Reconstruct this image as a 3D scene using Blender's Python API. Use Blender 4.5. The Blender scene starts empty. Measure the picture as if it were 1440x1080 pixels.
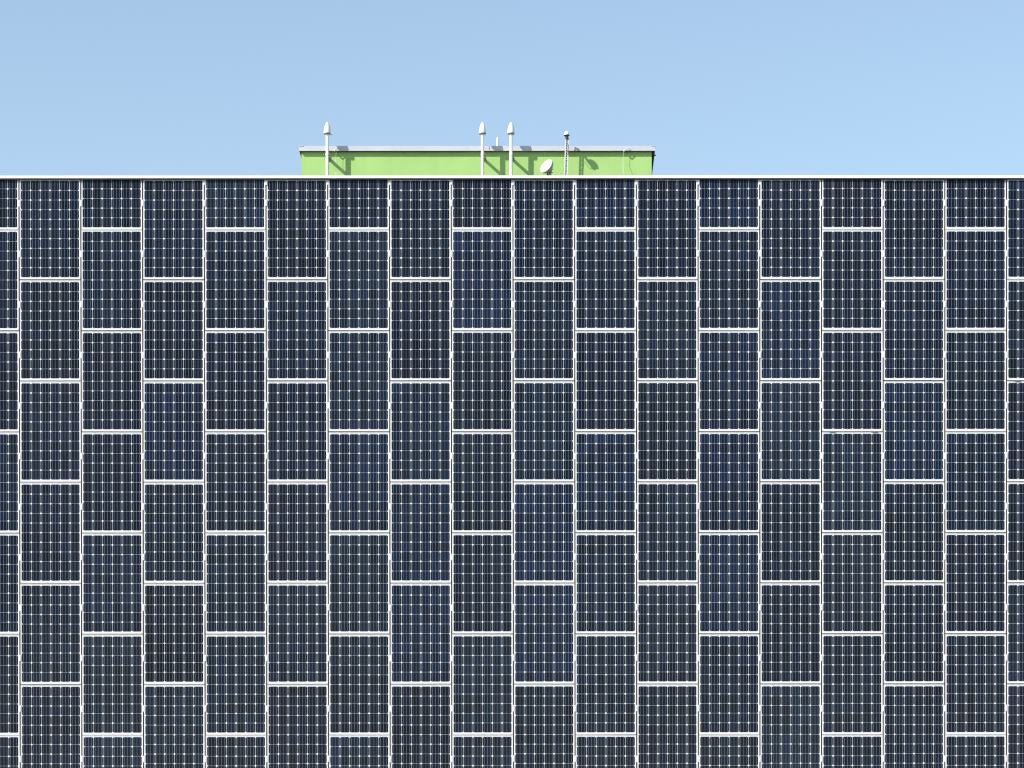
import bpy, bmesh, math, random
from mathutils import Vector, Matrix, Euler

random.seed(11)
S = bpy.context.scene
COL = S.collection

# ------------------------------------------------------------------ camera, sky, sun, exposure
CAM = Vector((0.62, -45.0, 1.7))
cam_data = bpy.data.cameras.new('camera')
cam = bpy.data.objects.new('camera', cam_data)
COL.objects.link(cam)
cam.location = CAM
cam.rotation_euler = (math.pi / 2 - 0.0065616, 0.000826, -0.00158)
cam_data.sensor_width = 36.0
cam_data.sensor_fit = 'HORIZONTAL'
cam_data.lens = 96.822
cam_data.shift_x = -0.042985
cam_data.shift_y = 0.615082
cam_data.clip_start = 0.5
cam_data.clip_end = 6000
S.camera = cam

SUN_AZ, SUN_EL = math.radians(57.2), math.radians(37.2)     # azimuth from the facade's normal, towards -X
world = bpy.data.worlds.new('World')
S.world = world
world.use_nodes = True
wn, wl = world.node_tree.nodes, world.node_tree.links
wn.clear()
w_out = wn.new('ShaderNodeOutputWorld')
w_bg = wn.new('ShaderNodeBackground')
w_sky = wn.new('ShaderNodeTexSky')
w_sky.sky_type = 'NISHITA'
w_sky.sun_disc = False
w_sky.sun_elevation = SUN_EL
w_sky.sun_rotation = math.pi + SUN_AZ
w_sky.altitude = 100
w_sky.air_density = 1.25
w_sky.dust_density = 0.5
w_sky.ozone_density = 0.0
w_bg.inputs['Strength'].default_value = 0.125
wl.new(w_sky.outputs[0], w_bg.inputs[0])
wl.new(w_bg.outputs[0], w_out.inputs[0])

sun_data = bpy.data.lights.new('sun', 'SUN')
sun_data.energy = 5.0
sun_data.angle = math.radians(0.53)
sun_data.color = (1.0, 0.945, 0.855)
sun = bpy.data.objects.new('sun', sun_data)
COL.objects.link(sun)
sdir = Vector((-math.sin(SUN_AZ) * math.cos(SUN_EL), -math.cos(SUN_AZ) * math.cos(SUN_EL), math.sin(SUN_EL)))
sun.rotation_euler = (-sdir).to_track_quat('-Z', 'Y').to_euler()
sun.location = (-30, -30, 40)

S.view_settings.view_transform = 'Standard'
S.view_settings.look = 'None'
S.view_settings.gamma = 1.0
S.view_settings.use_curve_mapping = False
S.view_settings.exposure = 0.62
S.cycles.filter_width = 1.2

# ------------------------------------------------------------------ helpers
_R = cam.rotation_euler.to_matrix()
def at(px, py, Y):
    """The place in the scene, at depth Y, that the photograph shows at pixel (px, py) of 1440 x 1080."""
    d = _R @ Vector(((px - 720) / 1440 + cam_data.shift_x, (540 - py) / 1440 + cam_data.shift_y, -cam_data.lens / 36.0))
    t = (Y - CAM.y) / d.y
    return CAM + d * t

def mat(name, color, rough=0.6, metal=0.0, var=0.0, scale=6.0, bump=0.0, bump_scale=60.0, ior=1.45, color2=None, stretch=None, contrast=(0.35, 0.7)):
    m = bpy.data.materials.new(name)
    m.use_nodes = True
    n, l = m.node_tree.nodes, m.node_tree.links
    b = n['Principled BSDF']
    b.inputs['Base Color'].default_value = (*color, 1)
    b.inputs['Roughness'].default_value = rough
    b.inputs['Metallic'].default_value = metal
    b.inputs['IOR'].default_value = ior
    tc = n.new('ShaderNodeTexCoord')
    src = tc.outputs['Object']
    if stretch:
        mp = n.new('ShaderNodeMapping')
        mp.inputs['Scale'].default_value = stretch
        l.new(src, mp.inputs[0])
        src = mp.outputs[0]
    if var > 0 or color2:
        t = n.new('ShaderNodeTexNoise')
        t.inputs['Scale'].default_value = scale
        t.inputs['Detail'].default_value = 6
        l.new(src, t.inputs['Vector'])
        r = n.new('ShaderNodeValToRGB')
        r.color_ramp.elements[0].position, r.color_ramp.elements[1].position = contrast
        c2 = color2 or tuple(max(0, c * (1 - var)) for c in color)
        r.color_ramp.elements[0].color = (*c2, 1)
        r.color_ramp.elements[1].color = (*color, 1)
        l.new(t.outputs['Fac'], r.inputs[0])
        l.new(r.outputs[0], b.inputs['Base Color'])
    if bump > 0:
        t2 = n.new('ShaderNodeTexNoise')
        t2.inputs['Scale'].default_value = bump_scale
        t2.inputs['Detail'].default_value = 4
        l.new(tc.outputs['Object'], t2.inputs['Vector'])
        bp = n.new('ShaderNodeBump')
        bp.inputs['Strength'].default_value = bump
        bp.inputs['Distance'].default_value = 0.01
        l.new(t2.outputs['Fac'], bp.inputs['Height'])
        l.new(bp.outputs[0], b.inputs['Normal'])
    return m

M = {}
M['frame'] = mat('frame_aluminium', (0.75, 0.75, 0.74), 0.45, var=0.16, scale=9)
M['frame_side'] = mat('frame_side_shade', (0.10, 0.092, 0.085), 0.5, var=0.25, scale=20)  # same frame metal, shade of the gaps painted in as a darker colour
M['frame_dirty'] = mat('frame_weathered', (0.56, 0.55, 0.51), 0.6, var=0.35, scale=16)
M['backsheet'] = mat('backsheet_white', (0.78, 0.80, 0.86), 0.25, var=0.04, scale=14, ior=1.33)
M['ribbon'] = mat('ribbon_tin', (0.36, 0.42, 0.54), 0.35)
M['clamp'] = mat('clamp_zinc', (0.70, 0.71, 0.76), 0.4, var=0.12, scale=60)
M['rail'] = mat('rail_aluminium', (0.045, 0.040, 0.036), 0.6, var=0.3, scale=5)
M['facade'] = mat('facade_render', (0.04, 0.038, 0.036), 0.9, var=0.2, scale=2, bump=0.2)
M['plinth'] = mat('plinth_render', (0.55, 0.54, 0.50), 0.9, var=0.15, scale=1.5, bump=0.2)
M['coping'] = mat('coping_white', (0.84, 0.84, 0.82), 0.4, var=0.05, scale=3)
M['gravel'] = mat('roof_bitumen', (0.07, 0.07, 0.07), 0.95, var=0.5, scale=45, bump=0.6, bump_scale=50)
M['green'] = mat('green_render', (0.322, 0.530, 0.178), 0.9, var=0.08, scale=3.0, bump=0.25, bump_scale=70, stretch=(1, 1, 0.35))
M['fascia'] = mat('fascia_zinc', (0.48, 0.50, 0.575), 0.42, var=0.07, scale=2.5)
M['roofing'] = mat('roof_felt', (0.10, 0.10, 0.10), 0.95, var=0.3, scale=8)
M['radome'] = mat('radome_plastic', (0.80, 0.78, 0.72), 0.4, var=0.05, scale=12)
M['pole'] = mat('pole_white', (0.82, 0.82, 0.82), 0.35, var=0.04, scale=8)
M['steel'] = mat('bracket_steel', (0.28, 0.25, 0.23), 0.5, metal=0.3, var=0.3, scale=40)
M['dark'] = mat('dark_plastic', (0.035, 0.04, 0.04), 0.5)
M['galv'] = mat('galvanised', (0.66, 0.67, 0.68), 0.45, var=0.15, scale=40)
M['dish'] = mat('dish_white', (0.86, 0.86, 0.86), 0.35)
M['dishback'] = mat('dish_back', (0.42, 0.44, 0.46), 0.5, var=0.15, scale=30)
M['wire'] = mat('wire_aluminium', (0.55, 0.58, 0.56), 0.4)
M['ground'] = mat('ground_paving', (0.06, 0.06, 0.058), 0.95, var=0.3, scale=0.4, bump=0.3, bump_scale=8)

def cell_material():
    m = bpy.data.materials.new('silicon_cell')
    m.use_nodes = True
    n, l = m.node_tree.nodes, m.node_tree.links
    b = n['Principled BSDF']
    b.inputs['Roughness'].default_value = 0.12
    b.inputs['IOR'].default_value = 1.22
    oi = n.new('ShaderNodeObjectInfo')
    # each wafer a little lighter or darker, bluer or greyer than its neighbours
    rr = n.new('ShaderNodeMapRange')
    rr.inputs['To Min'].default_value = 0.60
    rr.inputs['To Max'].default_value = 1.45
    l.new(oi.outputs['Random'], rr.inputs['Value'])
    mul = n.new('ShaderNodeMix'); mul.data_type = 'RGBA'; mul.blend_type = 'MULTIPLY'
    mul.inputs['Factor'].default_value = 1.0
    l.new(oi.outputs['Color'], mul.inputs['A'])
    l.new(rr.outputs[0], mul.inputs['B'])
    tc = n.new('ShaderNodeTexCoord')
    mp = n.new('ShaderNodeMapping')
    mp.inputs['Scale'].default_value = (70, 1, 5)
    l.new(tc.outputs['Object'], mp.inputs[0])
    add = n.new('ShaderNodeVectorMath'); add.operation = 'ADD'
    l.new(mp.outputs[0], add.inputs[0]); l.new(oi.outputs['Location'], add.inputs[1])
    t = n.new('ShaderNodeTexNoise'); t.inputs['Scale'].default_value = 1.0; t.inputs['Detail'].default_value = 3
    l.new(add.outputs[0], t.inputs['Vector'])
    r2 = n.new('ShaderNodeMapRange')
    r2.inputs['From Min'].default_value = 0.3; r2.inputs['From Max'].default_value = 0.7
    r2.inputs['To Min'].default_value = 0.65; r2.inputs['To Max'].default_value = 1.4
    l.new(t.outputs['Fac'], r2.inputs['Value'])
    mul2 = n.new('ShaderNodeMix'); mul2.data_type = 'RGBA'; mul2.blend_type = 'MULTIPLY'
    mul2.inputs['Factor'].default_value = 1.0
    l.new(mul.outputs['Result'], mul2.inputs['A'])
    l.new(r2.outputs[0], mul2.inputs['B'])
    # thin film of dust with rain streaks, running on from cell to cell
    geo = n.new('ShaderNodeNewGeometry')
    mp2 = n.new('ShaderNodeMapping'); mp2.inputs['Scale'].default_value = (7.0, 1.0, 0.7)
    l.new(geo.outputs['Position'], mp2.inputs[0])
    t2 = n.new('ShaderNodeTexNoise'); t2.inputs['Scale'].default_value = 1.0; t2.inputs['Detail'].default_value = 5
    l.new(mp2.outputs[0], t2.inputs['Vector'])
    t3 = n.new('ShaderNodeTexNoise'); t3.inputs['Scale'].default_value = 0.45; t3.inputs['Detail'].default_value = 2
    l.new(geo.outputs['Position'], t3.inputs['Vector'])
    mm = n.new('ShaderNodeMath'); mm.operation = 'MULTIPLY'
    l.new(t2.outputs['Fac'], mm.inputs[0]); l.new(t3.outputs['Fac'], mm.inputs[1])
    r3 = n.new('ShaderNodeMapRange')
    r3.inputs['From Min'].default_value = 0.18; r3.inputs['From Max'].default_value = 0.42
    r3.inputs['To Min'].default_value = 0.0; r3.inputs['To Max'].default_value = 0.024
    l.new(mm.outputs[0], r3.inputs['Value'])
    dust = n.new('ShaderNodeMix'); dust.data_type = 'RGBA'
    dust.inputs['B'].default_value = (0.16, 0.20, 0.26, 1)
    l.new(r3.outputs[0], dust.inputs['Factor'])
    l.new(mul2.outputs['Result'], dust.inputs['A'])
    l.new(dust.outputs['Result'], b.inputs['Base Color'])
    return m
M['cell'] = cell_material()

def box(bm, x0, x1, y0, y1, z0, z1, bevel=0.0):
    r = bmesh.ops.create_cube(bm, size=1.0)
    vs = r['verts']
    for v in vs:
        v.co = Vector((x0 + (v.co.x + .5) * (x1 - x0), y0 + (v.co.y + .5) * (y1 - y0), z0 + (v.co.z + .5) * (z1 - z0)))
    if bevel:
        es = {e for v in vs for e in v.link_edges}
        bmesh.ops.bevel(bm, geom=list(es), offset=bevel, segments=2, affect='EDGES', profile=0.5)

def tube(bm, a, b, r0, r1=None, seg=12, caps=True):
    a, b = Vector(a), Vector(b)
    r1 = r0 if r1 is None else r1
    d = b - a
    q = d.to_track_quat('Z', 'Y').to_matrix().to_4x4()
    bmesh.ops.create_cone(bm, cap_ends=caps, segments=seg, radius1=r0, radius2=r1, depth=d.length,
                          matrix=Matrix.Translation((a + b) / 2) @ q)

def lathe(bm, prof, seg=20, mtx=None):
    rings = []
    for r, z in prof:
        if r < 1e-6:
            rings.append([bm.verts.new((0, 0, z))])
        else:
            rings.append([bm.verts.new((r * math.cos(2 * math.pi * k / seg), r * math.sin(2 * math.pi * k / seg), z)) for k in range(seg)])
    for A, B in zip(rings, rings[1:]):
        for k in range(seg):
            a0, a1 = A[k % len(A)], A[(k + 1) % len(A)]
            b0, b1 = B[k % len(B)], B[(k + 1) % len(B)]
            vs = []
            for v in (a0, a1, b1, b0):
                if v not in vs:
                    vs.append(v)
            if len(vs) > 2:
                bm.faces.new(vs)
    if mtx is not None:
        bmesh.ops.transform(bm, matrix=mtx, verts=bm.verts)
    bmesh.ops.recalc_face_normals(bm, faces=bm.faces)

def mesh_of(name, fn, m, smooth=False):
    bm = bmesh.new()
    fn(bm)
    me = bpy.data.meshes.new(name)
    bm.to_mesh(me)
    bm.free()
    me.materials.append(m)
    if smooth:
        for p in me.polygons:
            p.use_smooth = True
        try:
            me.set_sharp_from_angle(angle=math.radians(40))
        except Exception:
            pass
    return me

def link(name, me, parent=None, loc=(0, 0, 0)):
    o = bpy.data.objects.new(name, me)
    COL.objects.link(o)
    o.location = loc
    if parent:
        o.parent = parent
    return o

def part(name, fn, m, parent=None, smooth=False, loc=(0, 0, 0)):
    return link(name, mesh_of(name, fn, m, smooth), parent, loc)

def thing(name, label, cat, loc=(0, 0, 0), group=None):
    o = bpy.data.objects.new(name, None)
    COL.objects.link(o)
    o.location = loc
    o['label'] = label
    o['category'] = cat
    if group:
        o['group'] = group
    return o

# ------------------------------------------------------------------ ground
def f(bm):
    g = [-2500, -300, -60, -20, 20, 60, 300, 2500]
    vs = [[bm.verts.new((x, y, 0)) for x in g] for y in g]
    for i in range(len(g) - 1):
        for j in range(len(g) - 1):
            bm.faces.new((vs[i][j], vs[i][j + 1], vs[i + 1][j + 1], vs[i + 1][j]))
ground = part('ground', f, M['ground'])
ground['kind'] = 'structure'

# ------------------------------------------------------------------ facade measures
PC, PR = 1.0065, 1.6471             # pitch of the columns and rows of panels
PW, PH = 0.9870, 1.6380             # one panel
Z1 = 14.2                           # first joint of the even columns
COPING_Z0, COPING_Z1 = 15.023, 15.066
BX = 10.6                           # half width of the block
PANEL_T = 0.040

building = thing('building', 'flat-roofed block with thin bright white coping above the wall of solar panels', 'building', (0, 0, 0))
part('wall', lambda bm: box(bm, -BX, BX, 0.062, 0.40, 2.2, 15.015), M['facade'], building)
part('plinth', lambda bm: box(bm, -BX - 0.02, BX + 0.02, 0.03, 0.398, 0.0, 2.198), M['plinth'], building)
part('wall', lambda bm: box(bm, -BX, -BX + 0.36, 0.402, 13.6, 0.0, 15.015), M['plinth'], building)
part('wall', lambda bm: box(bm, BX - 0.36, BX, 0.402, 13.6, 0.0, 15.015), M['plinth'], building)
part('wall', lambda bm: box(bm, -BX, BX, 13.602, 14.0, 0.0, 15.015), M['plinth'], building)
part('roof', lambda bm: box(bm, -BX + 0.362, BX - 0.362, 0.402, 13.6, 14.30, 14.72), M['gravel'], building)
def f(bm):
    box(bm, -BX - 0.03, BX + 0.03, -0.038, 0.44, COPING_Z0, COPING_Z1, 0.004)
part('coping', f, M['coping'], building)
part('coping', lambda bm: box(bm, -BX - 0.03, -BX + 0.40, 0.442, 14.03, COPING_Z0, COPING_Z1, 0.004), M['coping'], building)
part('coping', lambda bm: box(bm, BX - 0.40, BX + 0.03, 0.442, 14.03, COPING_Z0, COPING_Z1, 0.004), M['coping'], building)
part('coping', lambda bm: box(bm, -BX + 0.402, BX - 0.402, 13.57, 14.03, COPING_Z0, COPING_Z1, 0.004), M['coping'], building)
part('coping_shade', lambda bm: box(bm, -BX, BX, -0.033, -0.006, COPING_Z0 - 0.017, COPING_Z0 - 0.0005), M['dark'], building)  # dark strip added to stand for the shade under the coping
rail_me = mesh_of('mounting_rail', lambda bm: box(bm, -0.022, 0.022, 0.044, 0.060, 2.25, 15.0), M['rail'])
for b in range(-1, 18):
    link('mounting_rail', rail_me, building, ((b - 8) * PC, 0, 0))

# ------------------------------------------------------------------ solar panels
CX, CZ = 0.1583, 0.1572             # cell pitch
CW, CH = CX - 0.0044, CZ - 0.0024   # one wafer
CH_CUT = 0.0145                     # its cut corners
def cell_mesh():
    def f(bm):
        a, b, c = CW / 2, CH / 2, CH_CUT
        ring = [(-a + c, -b), (a - c, -b), (a, -b + c), (a, b - c), (a - c, b), (-a + c, b), (-a, b - c), (-a, -b + c)]
        fr = [bm.verts.new((x, -0.0008, z)) for x, z in ring]
        bk = [bm.verts.new((x, 0.0, z)) for x, z in ring]
        bm.faces.new(fr)
        for k in range(8):
            bm.faces.new((fr[k], bk[k], bk[(k + 1) % 8], fr[(k + 1) % 8]))
        bmesh.ops.recalc_face_normals(bm, faces=bm.faces)
        for fc in bm.faces:
            if len(fc.verts) == 8 and fc.normal.y > 0:
                fc.normal_flip()
    return mesh_of('solar_cell', f, M['cell'])
CELL = cell_mesh()

FW = 0.014                          # width of the frame's front lip
def frame_mesh(h):
    def f(bm):
        w = PW / 2
        prof = [(0.0, PANEL_T), (0.0, 0.0015), (0.0015, 0.0), (FW - 0.0008, 0.0), (FW, 0.0008), (FW, 0.012)]   # inward, depth
        loops = []
        for inset, y in prof:
            loops.append([bm.verts.new((x, y, z)) for x, z in ((-w + inset, inset), (w - inset, inset), (w - inset, h - inset), (-w + inset, h - inset))])
        for A, B in zip(loops, loops[1:]):
            for k in range(4):
                bm.faces.new((A[k], A[(k + 1) % 4], B[(k + 1) % 4], B[k]))
        bmesh.ops.recalc_face_normals(bm, faces=bm.faces)
        bm.faces.ensure_lookup_table()
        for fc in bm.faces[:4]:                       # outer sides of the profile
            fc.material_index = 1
        for fc in bm.faces[4:]:                       # dirt settles on the upper member
            if fc.calc_center_median().z > h - FW - 0.001:
                fc.material_index = 2
    me = mesh_of('frame', f, M['frame'])
    me.materials.append(M['frame_side'])
    me.materials.append(M['frame_dirty'])
    return me
def sheet_mesh(h):
    return mesh_of('backsheet', lambda bm: box(bm, -PW / 2 + FW - 0.001, PW / 2 - FW + 0.001, 0.0032, 0.0105, FW - 0.001, h - FW + 0.001), M['backsheet'])
def ribbon_mesh(h, rows):
    def f(bm):
        zm = h / 2
        half = rows * CZ / 2 + 0.006
        for i in range(6):
            for k in (-1, 0, 1):
                x = (i - 2.5) * CX + k * CW / 3.05
                box(bm, x - 0.0008, x + 0.0008, 0.0019, 0.0025, zm - half, zm + half)
        for zz in (zm - half - 0.002, zm + half + 0.002):
            box(bm, -2.9 * CX, 2.9 * CX, 0.0019, 0.0025, zz - 0.002, zz + 0.002)
    return mesh_of('busbars', f, M['ribbon'])
def joined_cells(h, rows):
    def f(bm):
        for r in range(rows):
            for i in range(6):
                x, z = (i - 2.5) * CX, h / 2 + (r - (rows - 1) / 2) * CZ
                a, b, c = CW / 2, CH / 2, CH_CUT
                bm.faces.new([bm.verts.new((x + u, 0.0024, z + v)) for u, v in
                              ((-a + c, -b), (a - c, -b), (a, -b + c), (a, b - c), (a - c, b), (-a + c, b), (-a, b - c), (-a, -b + c))])
    return mesh_of('cells', f, M['cell'])

HALF_H = 5 * CZ - 0.0032 + 2 * (PH - 10 * CZ + 0.0032) / 2
KIND = {}
for key, h, rows in (('full', PH, 10), ('half', HALF_H, 5)):
    KIND[key] = dict(h=h, rows=rows, frame=frame_mesh(h), sheet=sheet_mesh(h), ribbon=ribbon_mesh(h, rows))
KIND['full']['joined'] = joined_cells(PH, 10)
KIND['half']['joined'] = joined_cells(HALF_H, 5)

def clamp_mesh():
    def f(bm):
        box(bm, -0.0085, 0.0155, -0.0045, -0.0005, -0.052, 0.052, 0.0008)
        box(bm, -0.0045, 0.0045, -0.0004, 0.043, -0.045, 0.045)
        tube(bm, (0.0025, -0.0046, 0), (0.0025, -0.0085, 0), 0.006, seg=6)
    return mesh_of('clamp', f, M['clamp'])
CLAMP = clamp_mesh()
def hook_mesh():
    def f(bm):
        box(bm, -0.052, 0.052, -0.010, 0.02, -0.008, -0.003, 0.001)
        box(bm, -0.052, 0.052, -0.012, -0.0105, -0.016, -0.003, 0.0005)
    return mesh_of('hook', f, M['steel'])
HOOK = hook_mesh()

# tone of each panel's cells: N navy, D almost black, B blue, T hazy teal blue, P purplish black, G greyish
TONE = {'N': (0.0021, 0.0056, 0.0155), 'D': (0.0015, 0.0033, 0.0098), 'B': (0.0023, 0.0070, 0.0225),
        'T': (0.0037, 0.0086, 0.0205), 'P': (0.0020, 0.0042, 0.0130), 'G': (0.0032, 0.0066, 0.0155)}
TONES = ['NNPBNDNN', 'NPPPNPNN', 'NNPPNGTN', 'NPBNDTNN', 'TNPPNNNN', 'PNPPNPNN', 'NTTBTGTN', 'NDBBBPNN', 'DBNNNTTN',
         'NNNBBNNN', 'BNPBNNGN', 'NTNNGNNN', 'BNBBBNGN', 'NBTNNTNN', 'PNNTGNNN', 'NNBNNNNN', 'NNNNNNNN', 'BNPNBNNN']
ORD = ['first', 'second', 'third', 'fourth', 'fifth', 'sixth', 'seventh', 'eighth', 'ninth', 'tenth']
WORD = {'N': 'dark navy', 'D': 'near-black', 'B': 'bluish', 'T': 'hazy bluish', 'P': 'blackish', 'G': 'greyish'}

def column_name(c):
    if c == 0:
        return 'the narrow column cut by the left edge'
    if c == 17:
        return 'the narrow column cut by the right edge'
    return 'full column %s' % (('%s from the left' % ORD[c - 1]) if c <= 8 else ('%s from the right' % ORD[16 - c]))

def make_panel(c, r, kind, z0, tone, label, group, seen=True):
    K = KIND[kind]
    t = thing('solar_panel', label, 'solar panel', ((c - 8.5) * PC + random.uniform(-.0006, .0006), random.uniform(-.0006, .0006), z0), group)
    t.rotation_euler = (random.gauss(0, 0.0022), 0, random.gauss(0, 0.0022))
    link('frame', K['frame'], t)
    link('backsheet', K['sheet'], t)
    bb = link('busbars', K['ribbon'], t)
    bb['kind'] = 'stuff'
    base = TONE[tone]
    j = random.uniform(0.85, 1.18)
    col = tuple(v * j * random.uniform(0.93, 1.07) for v in base)
    if seen:
        for rr in range(K['rows']):
            for i in range(6):
                o = link('solar_cell', CELL, t, ((i - 2.5) * CX, 0.0032, K['h'] / 2 + (rr - (K['rows'] - 1) / 2) * CZ))
                k = random.uniform(0.9, 1.1)
                o.color = (col[0] * k * random.uniform(.8, 1.2), col[1] * k, col[2] * k * random.uniform(.9, 1.12), 1)
    else:
        o = link('cells', K['joined'], t)
        o['kind'] = 'stuff'
        o.color = (*col, 1)
    return t

PANELS = {}
G_SEEN = 'solar panels hung in staggered columns on the wall'
G_OUT = 'solar panels beyond the edges of the picture'
GAP = 0.0105
Z_ODD = 13.385
for c in range(-1, 19):
    out = c < 0 or c > 17
    tones = 'NNNNNNNN' if out else TONES[c]
    spans = []                       # (kind, bottom z)
    if c % 2 == 0:
        spans.append(('half', Z1 + 0.0015))
        z = Z1 - 0.0015
        for k in range(5):
            spans.append(('full', z - PH)); z -= PH + (GAP if k < 4 else 0.003)
        for k in range(2):
            spans.append(('full', z - PH)); z -= PH + GAP
    else:
        spans.append(('full', Z_ODD + GAP / 2))
        z = Z_ODD - GAP / 2
        for k in range(6):
            spans.append(('full', z - PH)); z -= PH + GAP
    for r, (kind, z0) in enumerate(spans):
        n_seen = 7 if c % 2 == 0 else 7
        seen = not out and (r < 7 if c % 2 == 0 else r < 6)
        tone = tones[min(r, 7)]
        if not seen:
            where = 'left of' if c < 0 else 'right of' if c > 17 else 'below'
            label = 'solar panel hung just %s the picture, %s' % (where, ORD[r] + ' from the top' if out else column_name(c) if 0 < c < 17 else ('far left' if c == 0 else 'far right'))
            if not out and r == 7:
                label = label.replace('just below', 'further below')
        elif kind == 'half':
            label = 'half-height %s solar panel under the coping, %s' % (WORD[tone], column_name(c))
        else:
            label = '%s solar panel, %s from the top, %s' % (WORD[tone], ORD[r] if r else 'topmost', column_name(c))
            if r == 0:
                label = '%s full-height solar panel directly under the coping, %s' % (WORD[tone], column_name(c))
        PANELS[(c, r)] = (make_panel(c, r, kind, z0, tone, label, G_SEEN if seen else G_OUT, seen), z0, KIND[kind]['h'])

def panel_at(c, z):
    for (cc, r), (t, z0, h) in PANELS.items():
        if cc == c and z0 - 0.005 <= z <= z0 + h + 0.005:
            return t, z0
    return None, 0
for b in range(-1, 18):              # clamps in the joints between the columns, parts of the panel on their left
    zs = [12.159 + 0.8236 * k for k in range(-11, 4)]
    if 4 <= b <= 13:
        zs.append(14.975)
    for zc in zs:
        t, z0 = panel_at(b - 1, zc)
        if t:
            link('clamp', CLAMP, t, (PC / 2, random.uniform(-.0005, .0005), zc - z0 + random.uniform(-.004, .004)))
for c, r, xs in ((14, 3, (-0.335, 0.36)), (17, 2, (-0.33,))):
    t, z0, h = PANELS[(c, r)]
    for x in xs:
        link('hook', HOOK, t, (x, 0, h + GAP / 2))

# ------------------------------------------------------------------ green rooftop house
WY = 3.0                             # its front wall
OV = 0.055                           # overhang of its roof
wl_ = at(424.0, 230, WY).x
wr_ = at(916.4, 230, WY).x
fl = at(420.6, 208, WY - OV).x
fr_ = at(921.2, 208, WY - OV).x
fz0, fz1 = at(670, 212.0, WY - OV).z, at(670, 205.2, WY - OV).z
house = thing('rooftop_house', 'lime green rendered plant room on the flat roof with pale metal roof edge', 'building', ((wl_ + wr_) / 2, WY, 14.72))
HX, HZ = house.location.x, house.location.z
def hb(x0, x1, y0, y1, z0, z1, bev=0.0):
    return lambda bm: box(bm, x0 - HX, x1 - HX, y0 - WY, y1 - WY, z0 - HZ, z1 - HZ, bev)
part('wall', hb(wl_, wr_, WY, WY + 0.3, 14.70, fz0 + 0.02), M['green'], house)
part('wall', hb(wl_, wl_ + 0.3, WY + 0.302, WY + 4.0, 14.70, fz0 + 0.02), M['green'], house)
part('wall', hb(wr_ - 0.3, wr_, WY + 0.302, WY + 4.0, 14.70, fz0 + 0.02), M['green'], house)
part('wall', hb(wl_ + .302, wr_ - .302, WY + 3.7, WY + 4.0, 14.70, fz0 + 0.02), M['green'], house)
part('roof', hb(fl + 0.006, fr_ - 0.006, WY - OV + 0.006, WY + 4.05, fz0 + 0.004, fz1 - 0.004), M['roofing'], house)
jx = at(688.2, 208, WY - OV).x
part('fascia', hb(fl, jx - 0.004, WY - OV - 0.002, WY - OV + 0.004, fz0, fz1, 0.001), M['fascia'], house)
part('fascia', hb(jx + 0.004, fr_, WY - OV - 0.002, WY - OV + 0.004, fz0, fz1, 0.001), M['fascia'], house)
part('fascia', hb(fl, fl + 0.005, WY - OV + 0.0045, WY + 4.05, fz0, fz1, 0.001), M['fascia'], house)
part('fascia', hb(fr_ - 0.005, fr_, WY - OV + 0.0045, WY + 4.05, fz0, fz1, 0.001), M['fascia'], house)
part('drip_edge', hb(fl, fr_, WY - OV - 0.007, WY - OV - 0.0025, fz0 - 0.003, fz0 + 0.012, 0.001), M['fascia'], house)
part('corner_cap', hb(fr_ - 0.07, fr_ + 0.006, WY - OV - 0.008, WY - OV + 0.08, fz1 - 0.006, fz1 + 0.008, 0.003), M['fascia'], house)
part('corner_cap', hb(fl - 0.004, fl + 0.08, WY - OV - 0.008, WY - OV + 0.08, fz1 - 0.006, fz1 + 0.004, 0.003), M['fascia'], house)
def f(bm):
    box(bm, fr_ - 0.02 - HX, fr_ + 0.018 - HX, 0.02, 0.05, fz0 - 0.06 - HZ, fz0 - 0.045 - HZ, 0.002)
    box(bm, fr_ - 0.024 - HX, fr_ - 0.004 - HX, 0.02, 0.05, fz0 - 0.05 - HZ, fz0 + 0.003 - HZ, 0.002)
part('conductor_holder', f, M['dark'], house)

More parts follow.
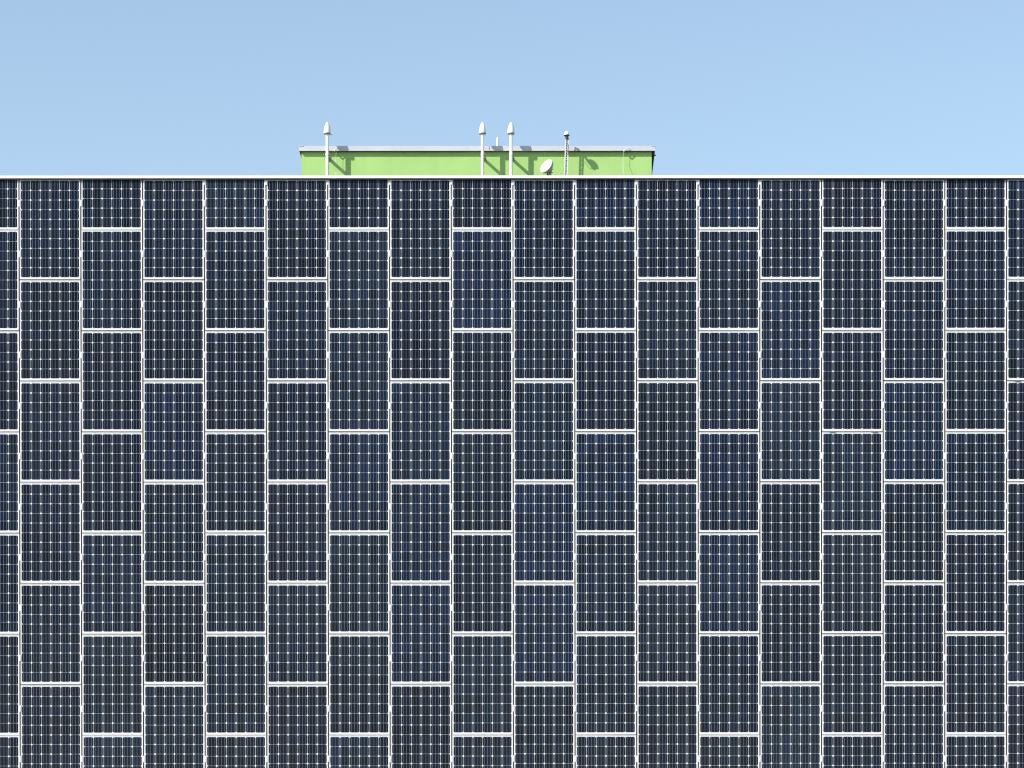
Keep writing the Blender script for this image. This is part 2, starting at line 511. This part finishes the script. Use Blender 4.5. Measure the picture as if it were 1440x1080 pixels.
# ------------------------------------------------------------------ radome masts
def radome_mast(px, label, ear):
    MY = WY - 0.222
    top = at(px, 171.6, MY); bot = at(px, 189.2, MY); cl = at(px, 217.2, MY)
    x = at(px, 205, MY).x
    t = thing('radome_mast', label, 'antenna', (x, MY, 14.72), 'white radome masts in front of the green wall')
    z = lambda v: v - 14.72
    rp = 0.0262
    part('pole', lambda bm: tube(bm, (0, 0, 0), (0, 0, z(bot.z) + 0.01), rp, seg=24), M['pole'], t, True)
    part('pole_foot', lambda bm: lathe(bm, [(0, 0), (0.08, 0), (0.08, 0.012), (0.04, 0.016), (0.032, 0.06), (0, 0.06)]), M['galv'], t, True)
    H = top.z - bot.z
    R = 0.0615
    prof = [(0, 0), (0.048, 0), (0.0505, 0.004), (0.0505, 0.016), (R - 0.002, 0.017), (R, 0.021)]
    for u in (.08, .16, .25, .34, .43, .52, .61, .70, .78, .85, .91, .95, .98, 1.0):
        prof.append((R * (1 - u ** 1.9) ** 0.70 if u < 1 else 0.0, 0.022 + (H - 0.022) * u))
    rd = part('radome', lambda bm: lathe(bm, prof, 28), M['radome'], t, True, (0, 0, z(bot.z)))
    part('base_ring', lambda bm: lathe(bm, [(0.0512, 0.003), (0.056, 0.003), (0.056, 0.012), (0.0512, 0.012)], 24), M['dark'], rd, True)
    if ear:
        part('ear', lambda bm: box(bm, 0.045, 0.092, -0.012, 0.012, -0.004, 0.004, 0.002), M['galv'], rd)
    zc = z(cl.z)
    def band(bm):
        lathe(bm, [(rp + 0.0006, -0.020), (rp + 0.004, -0.020), (rp + 0.004, 0.020), (rp + 0.0006, 0.020)], 24)
    br = part('wall_bracket', lambda bm: box(bm, -0.018, 0.018, rp - 0.004, 0.214, zc - 0.021, zc + 0.021, 0.002), M['steel'], t)
    part('band', band, M['pole'], br, True, (0, 0, zc))
    part('saddle', lambda bm: (box(bm, 0.008, 0.038, -0.022, 0.03, zc - 0.02, zc + 0.006, 0.002), tube(bm, (0.030, -0.030, zc - 0.008), (0.030, 0.02, zc - 0.008), 0.006, seg=8)), M['steel'], br)
    part('wall_plate', lambda bm: box(bm, -0.04, 0.04, 0.212, 0.2205, zc - 0.05, zc + 0.05, 0.002), M['steel'], br)
    zl = zc - 0.62
    part('wall_bracket', lambda bm: box(bm, -0.018, 0.018, rp - 0.004, 0.2205, zl - 0.021, zl + 0.021, 0.002), M['steel'], t)
    return t
radome_mast(460.3, 'white mast with pointed radome standing alone near the green wall\'s left end', True)
radome_mast(678.6, 'white mast with pointed radome, left one of the close pair, beside short white stub', False)
radome_mast(718.7, 'white mast with pointed radome, right one of the close pair, nearest the dish', False)

# ------------------------------------------------------------------ stub on the house roof
sb, st = at(699.6, 206, WY + 0.35), at(699.2, 192.2, WY + 0.35)
stub = thing('vent_stub', 'short round-topped white stub rising behind the pale roof edge', 'vent pipe', (sb.x, WY + 0.35, fz1 - 0.004))
hz = st.z - fz1
part('pipe', lambda bm: lathe(bm, [(0, 0), (0.017, 0), (0.0195, hz * .25), (0.0205, hz * .6), (0.0185, hz * .85), (0.010, hz * .97), (0, hz)], 18), M['pole'], stub, True)
part('flange', lambda bm: lathe(bm, [(0, 0), (0.05, 0), (0.05, 0.008), (0.022, 0.012), (0, 0.012)], 18), M['galv'], stub, True)

# ------------------------------------------------------------------ dish antenna
DY = WY - 0.42
dc = at(767.6, 233.0, DY)
dn = Vector((-0.64, -0.62, 0.42)).normalized()
dish = thing('dish_antenna', 'small round white dish antenna tilted upward between radome pair and lattice mast', 'dish antenna', (dc.x + 0.1, DY + 0.06, 14.72))
dq = dn.to_track_quat('Z', 'Y').to_matrix().to_4x4()
dm = Matrix.Translation(Vector((-0.1, -0.06, dc.z - 14.72))) @ dq
RD = 0.130
part('dish_face', lambda bm: lathe(bm, [(0, 0.010), (RD * .5, 0.007), (RD * .9, 0.002), (RD, -0.004), (RD, -0.018), (RD - .004, -0.022), (0, -0.022)], 40, dm), M['dish'], dish, True)
part('dish_shell', lambda bm: lathe(bm, [(0, -0.0225), (RD * .985, -0.0225), (RD * .97, -0.050), (RD * .82, -0.072), (RD * .5, -0.094), (0.05, -0.098), (0.045, -0.125), (0, -0.125)], 40, dm), M['dishback'], dish, True)
back = dm @ Vector((0, 0, -0.10))
pole_top = back + Vector((0.012, 0.03, -0.03))
pole_bot = Vector((pole_top.x - 0.02, pole_top.y + 0.03, 0))
part('pole', lambda bm: tube(bm, pole_bot, pole_top, 0.022, seg=18), M['dishback'], dish, True)
def f(bm):
    tube(bm, dm @ Vector((0, 0, -0.09)), pole_top + Vector((0, 0, -.01)), 0.026, 0.03, 12)
    for s in (-1, 1):
        c = pole_top + Vector((0.02, 0, 0.025 * s + 0.01))
        tube(bm, c, c + Vector((0.03, 0.0, 0.0)), 0.006, seg=8)
part('mount', f, M['steel'], dish)
part('feed_box', lambda bm: box(bm, back.x - 0.05, back.x - 0.015, back.y - 0.02, back.y + 0.02, back.z - 0.105, back.z - 0.06, 0.004), M['dark'], dish)

# ------------------------------------------------------------------ lattice mast with dome
LY = WY - 0.165
a_ = at(795.7, 248, LY); b_ = at(797.5, 193.5, LY)
slope = (b_.x - a_.x) / (b_.z - a_.z)
base_x = a_.x - slope * (a_.z - 14.72)
lat = thing('lattice_mast', 'leaning perforated lattice mast with small white dome on dark collar', 'antenna', (base_x, LY, 14.72))
LH = b_.z - 14.72
tilt = Matrix.Rotation(math.atan(slope), 4, 'Y')
def tilted(fn):
    def g(bm):
        fn(bm)
        bmesh.ops.transform(bm, matrix=tilt, verts=bm.verts)
    return g
for s in (-1, 1):
    part('rail', tilted(lambda bm, s=s: box(bm, *sorted((s * 0.032, s * 0.015)), -0.006, 0.006, 0, LH, 0.001)), M['galv'], lat)
def f(bm):
    n = int(LH / 0.044)
    for k in range(n):
        z0 = k * 0.044
        s = 1 if k % 2 else -1
        tube(bm, (-0.018 * s, 0.002, z0), (0.018 * s, 0.002, z0 + 0.044), 0.0034, seg=6)
lc = part('lacing', tilted(f), M['galv'], lat)
lc['kind'] = 'stuff'
part('back_strip', tilted(lambda bm: box(bm, -0.009, 0.009, 0.012, 0.018, 0, LH)), M['dark'], lat)
part('foot_plate', lambda bm: box(bm, -0.08, 0.08, -0.08, 0.08, -0.002, 0.012, 0.002), M['galv'], lat)
HYo = -0.135                         # the dome stands out in front of the mast on an arm
hd = at(796.9, 189.6, LY + HYo)
hl = Vector((hd.x - base_x, HYo, hd.z - 14.72))
topl = Vector((slope * LH, 0, LH))
def f(bm):
    m = [topl + Vector((0.004, 0.006, -0.02)), topl + Vector((0.004, -0.03, 0.0)), hl + Vector((0, 0.05, -0.035)), hl + Vector((0.002, 0, -0.052))]
    for p, q, r0, r1 in ((m[0], m[1], .018, .018), (m[1], m[2], .018, .021), (m[2], m[3], .021, .024)):
        tube(bm, p, q, r0, r1, 10)
arm = part('arm', f, M['dark'], lat, True)
part('neck', lambda bm: lathe(bm, [(0, -0.075), (0.022, -0.075), (0.026, -0.05), (0.022, -0.03), (0.034, -0.026), (0.050, -0.016), (0.050, -0.006), (0, -0.006)], 24), M['dark'], lat, True, hl)
part('dome', lambda bm: lathe(bm, [(0, -0.0055), (0.046, -0.0055), (0.0465, 0.01), (0.043, 0.028), (0.034, 0.044), (0.020, 0.055), (0, 0.06)], 24), M['dish'], lat, True, hl)
def f(bm):
    pts = [hl + Vector((0.0, 0.01, -0.06)), hl + Vector((0.006, 0.02, -0.11)), hl + Vector((0.012, 0.055, -0.135)), hl + Vector((0.016, 0.10, -0.11)), topl + Vector((0.018, -0.01, -0.13)), topl + Vector((0.010, -0.008, -0.3))]
    for p, q in zip(pts, pts[1:]):
        tube(bm, p, q, 0.0035, seg=6)
part('cable', f, M['dark'], lat)

# ------------------------------------------------------------------ lightning conductors
def conductor(pts, clip, label):
    base = Vector((pts[0].x, pts[-1].y, 14.72))
    t = thing('lightning_conductor', label, 'wire', base, 'lightning conductors on the green wall')
    def f(bm):
        for p, q in zip(pts, pts[1:]):
            tube(bm, p - base, q - base, 0.0024, seg=8)
    part('wire', f, M['wire'], t)
    def g(bm):
        c = clip - base
        box(bm, c.x - 0.012, c.x + 0.012, c.y - 0.016, c.y + 0.05, c.z - 0.008, c.z + 0.008, 0.003)
        tube(bm, c + Vector((0.0, -0.012, 0.0)), c + Vector((0.085, -0.006, 0.055)), 0.0075, 0.006, 8)
    part('clip', g, M['wire'], t)
fy = WY - OV - 0.02
def down(px):
    p0 = at(px, 212.6, fy)
    return [p0 + Vector((0.01, 0, 0.006)), p0, at(px - .6, 224, WY - 0.075), at(px - .4, 247, WY - 0.185), Vector((at(px - .4, 247, WY - 0.185).x, WY - 0.30, 14.74))]
conductor(down(472.8), at(470.6, 212.2, fy), 'thin pale wire dropping from roof edge beside the lone mast')
conductor(down(876.8), at(878.0, 212.2, fy), 'thin pale wire dropping from roof edge near the green wall\'s dark end')
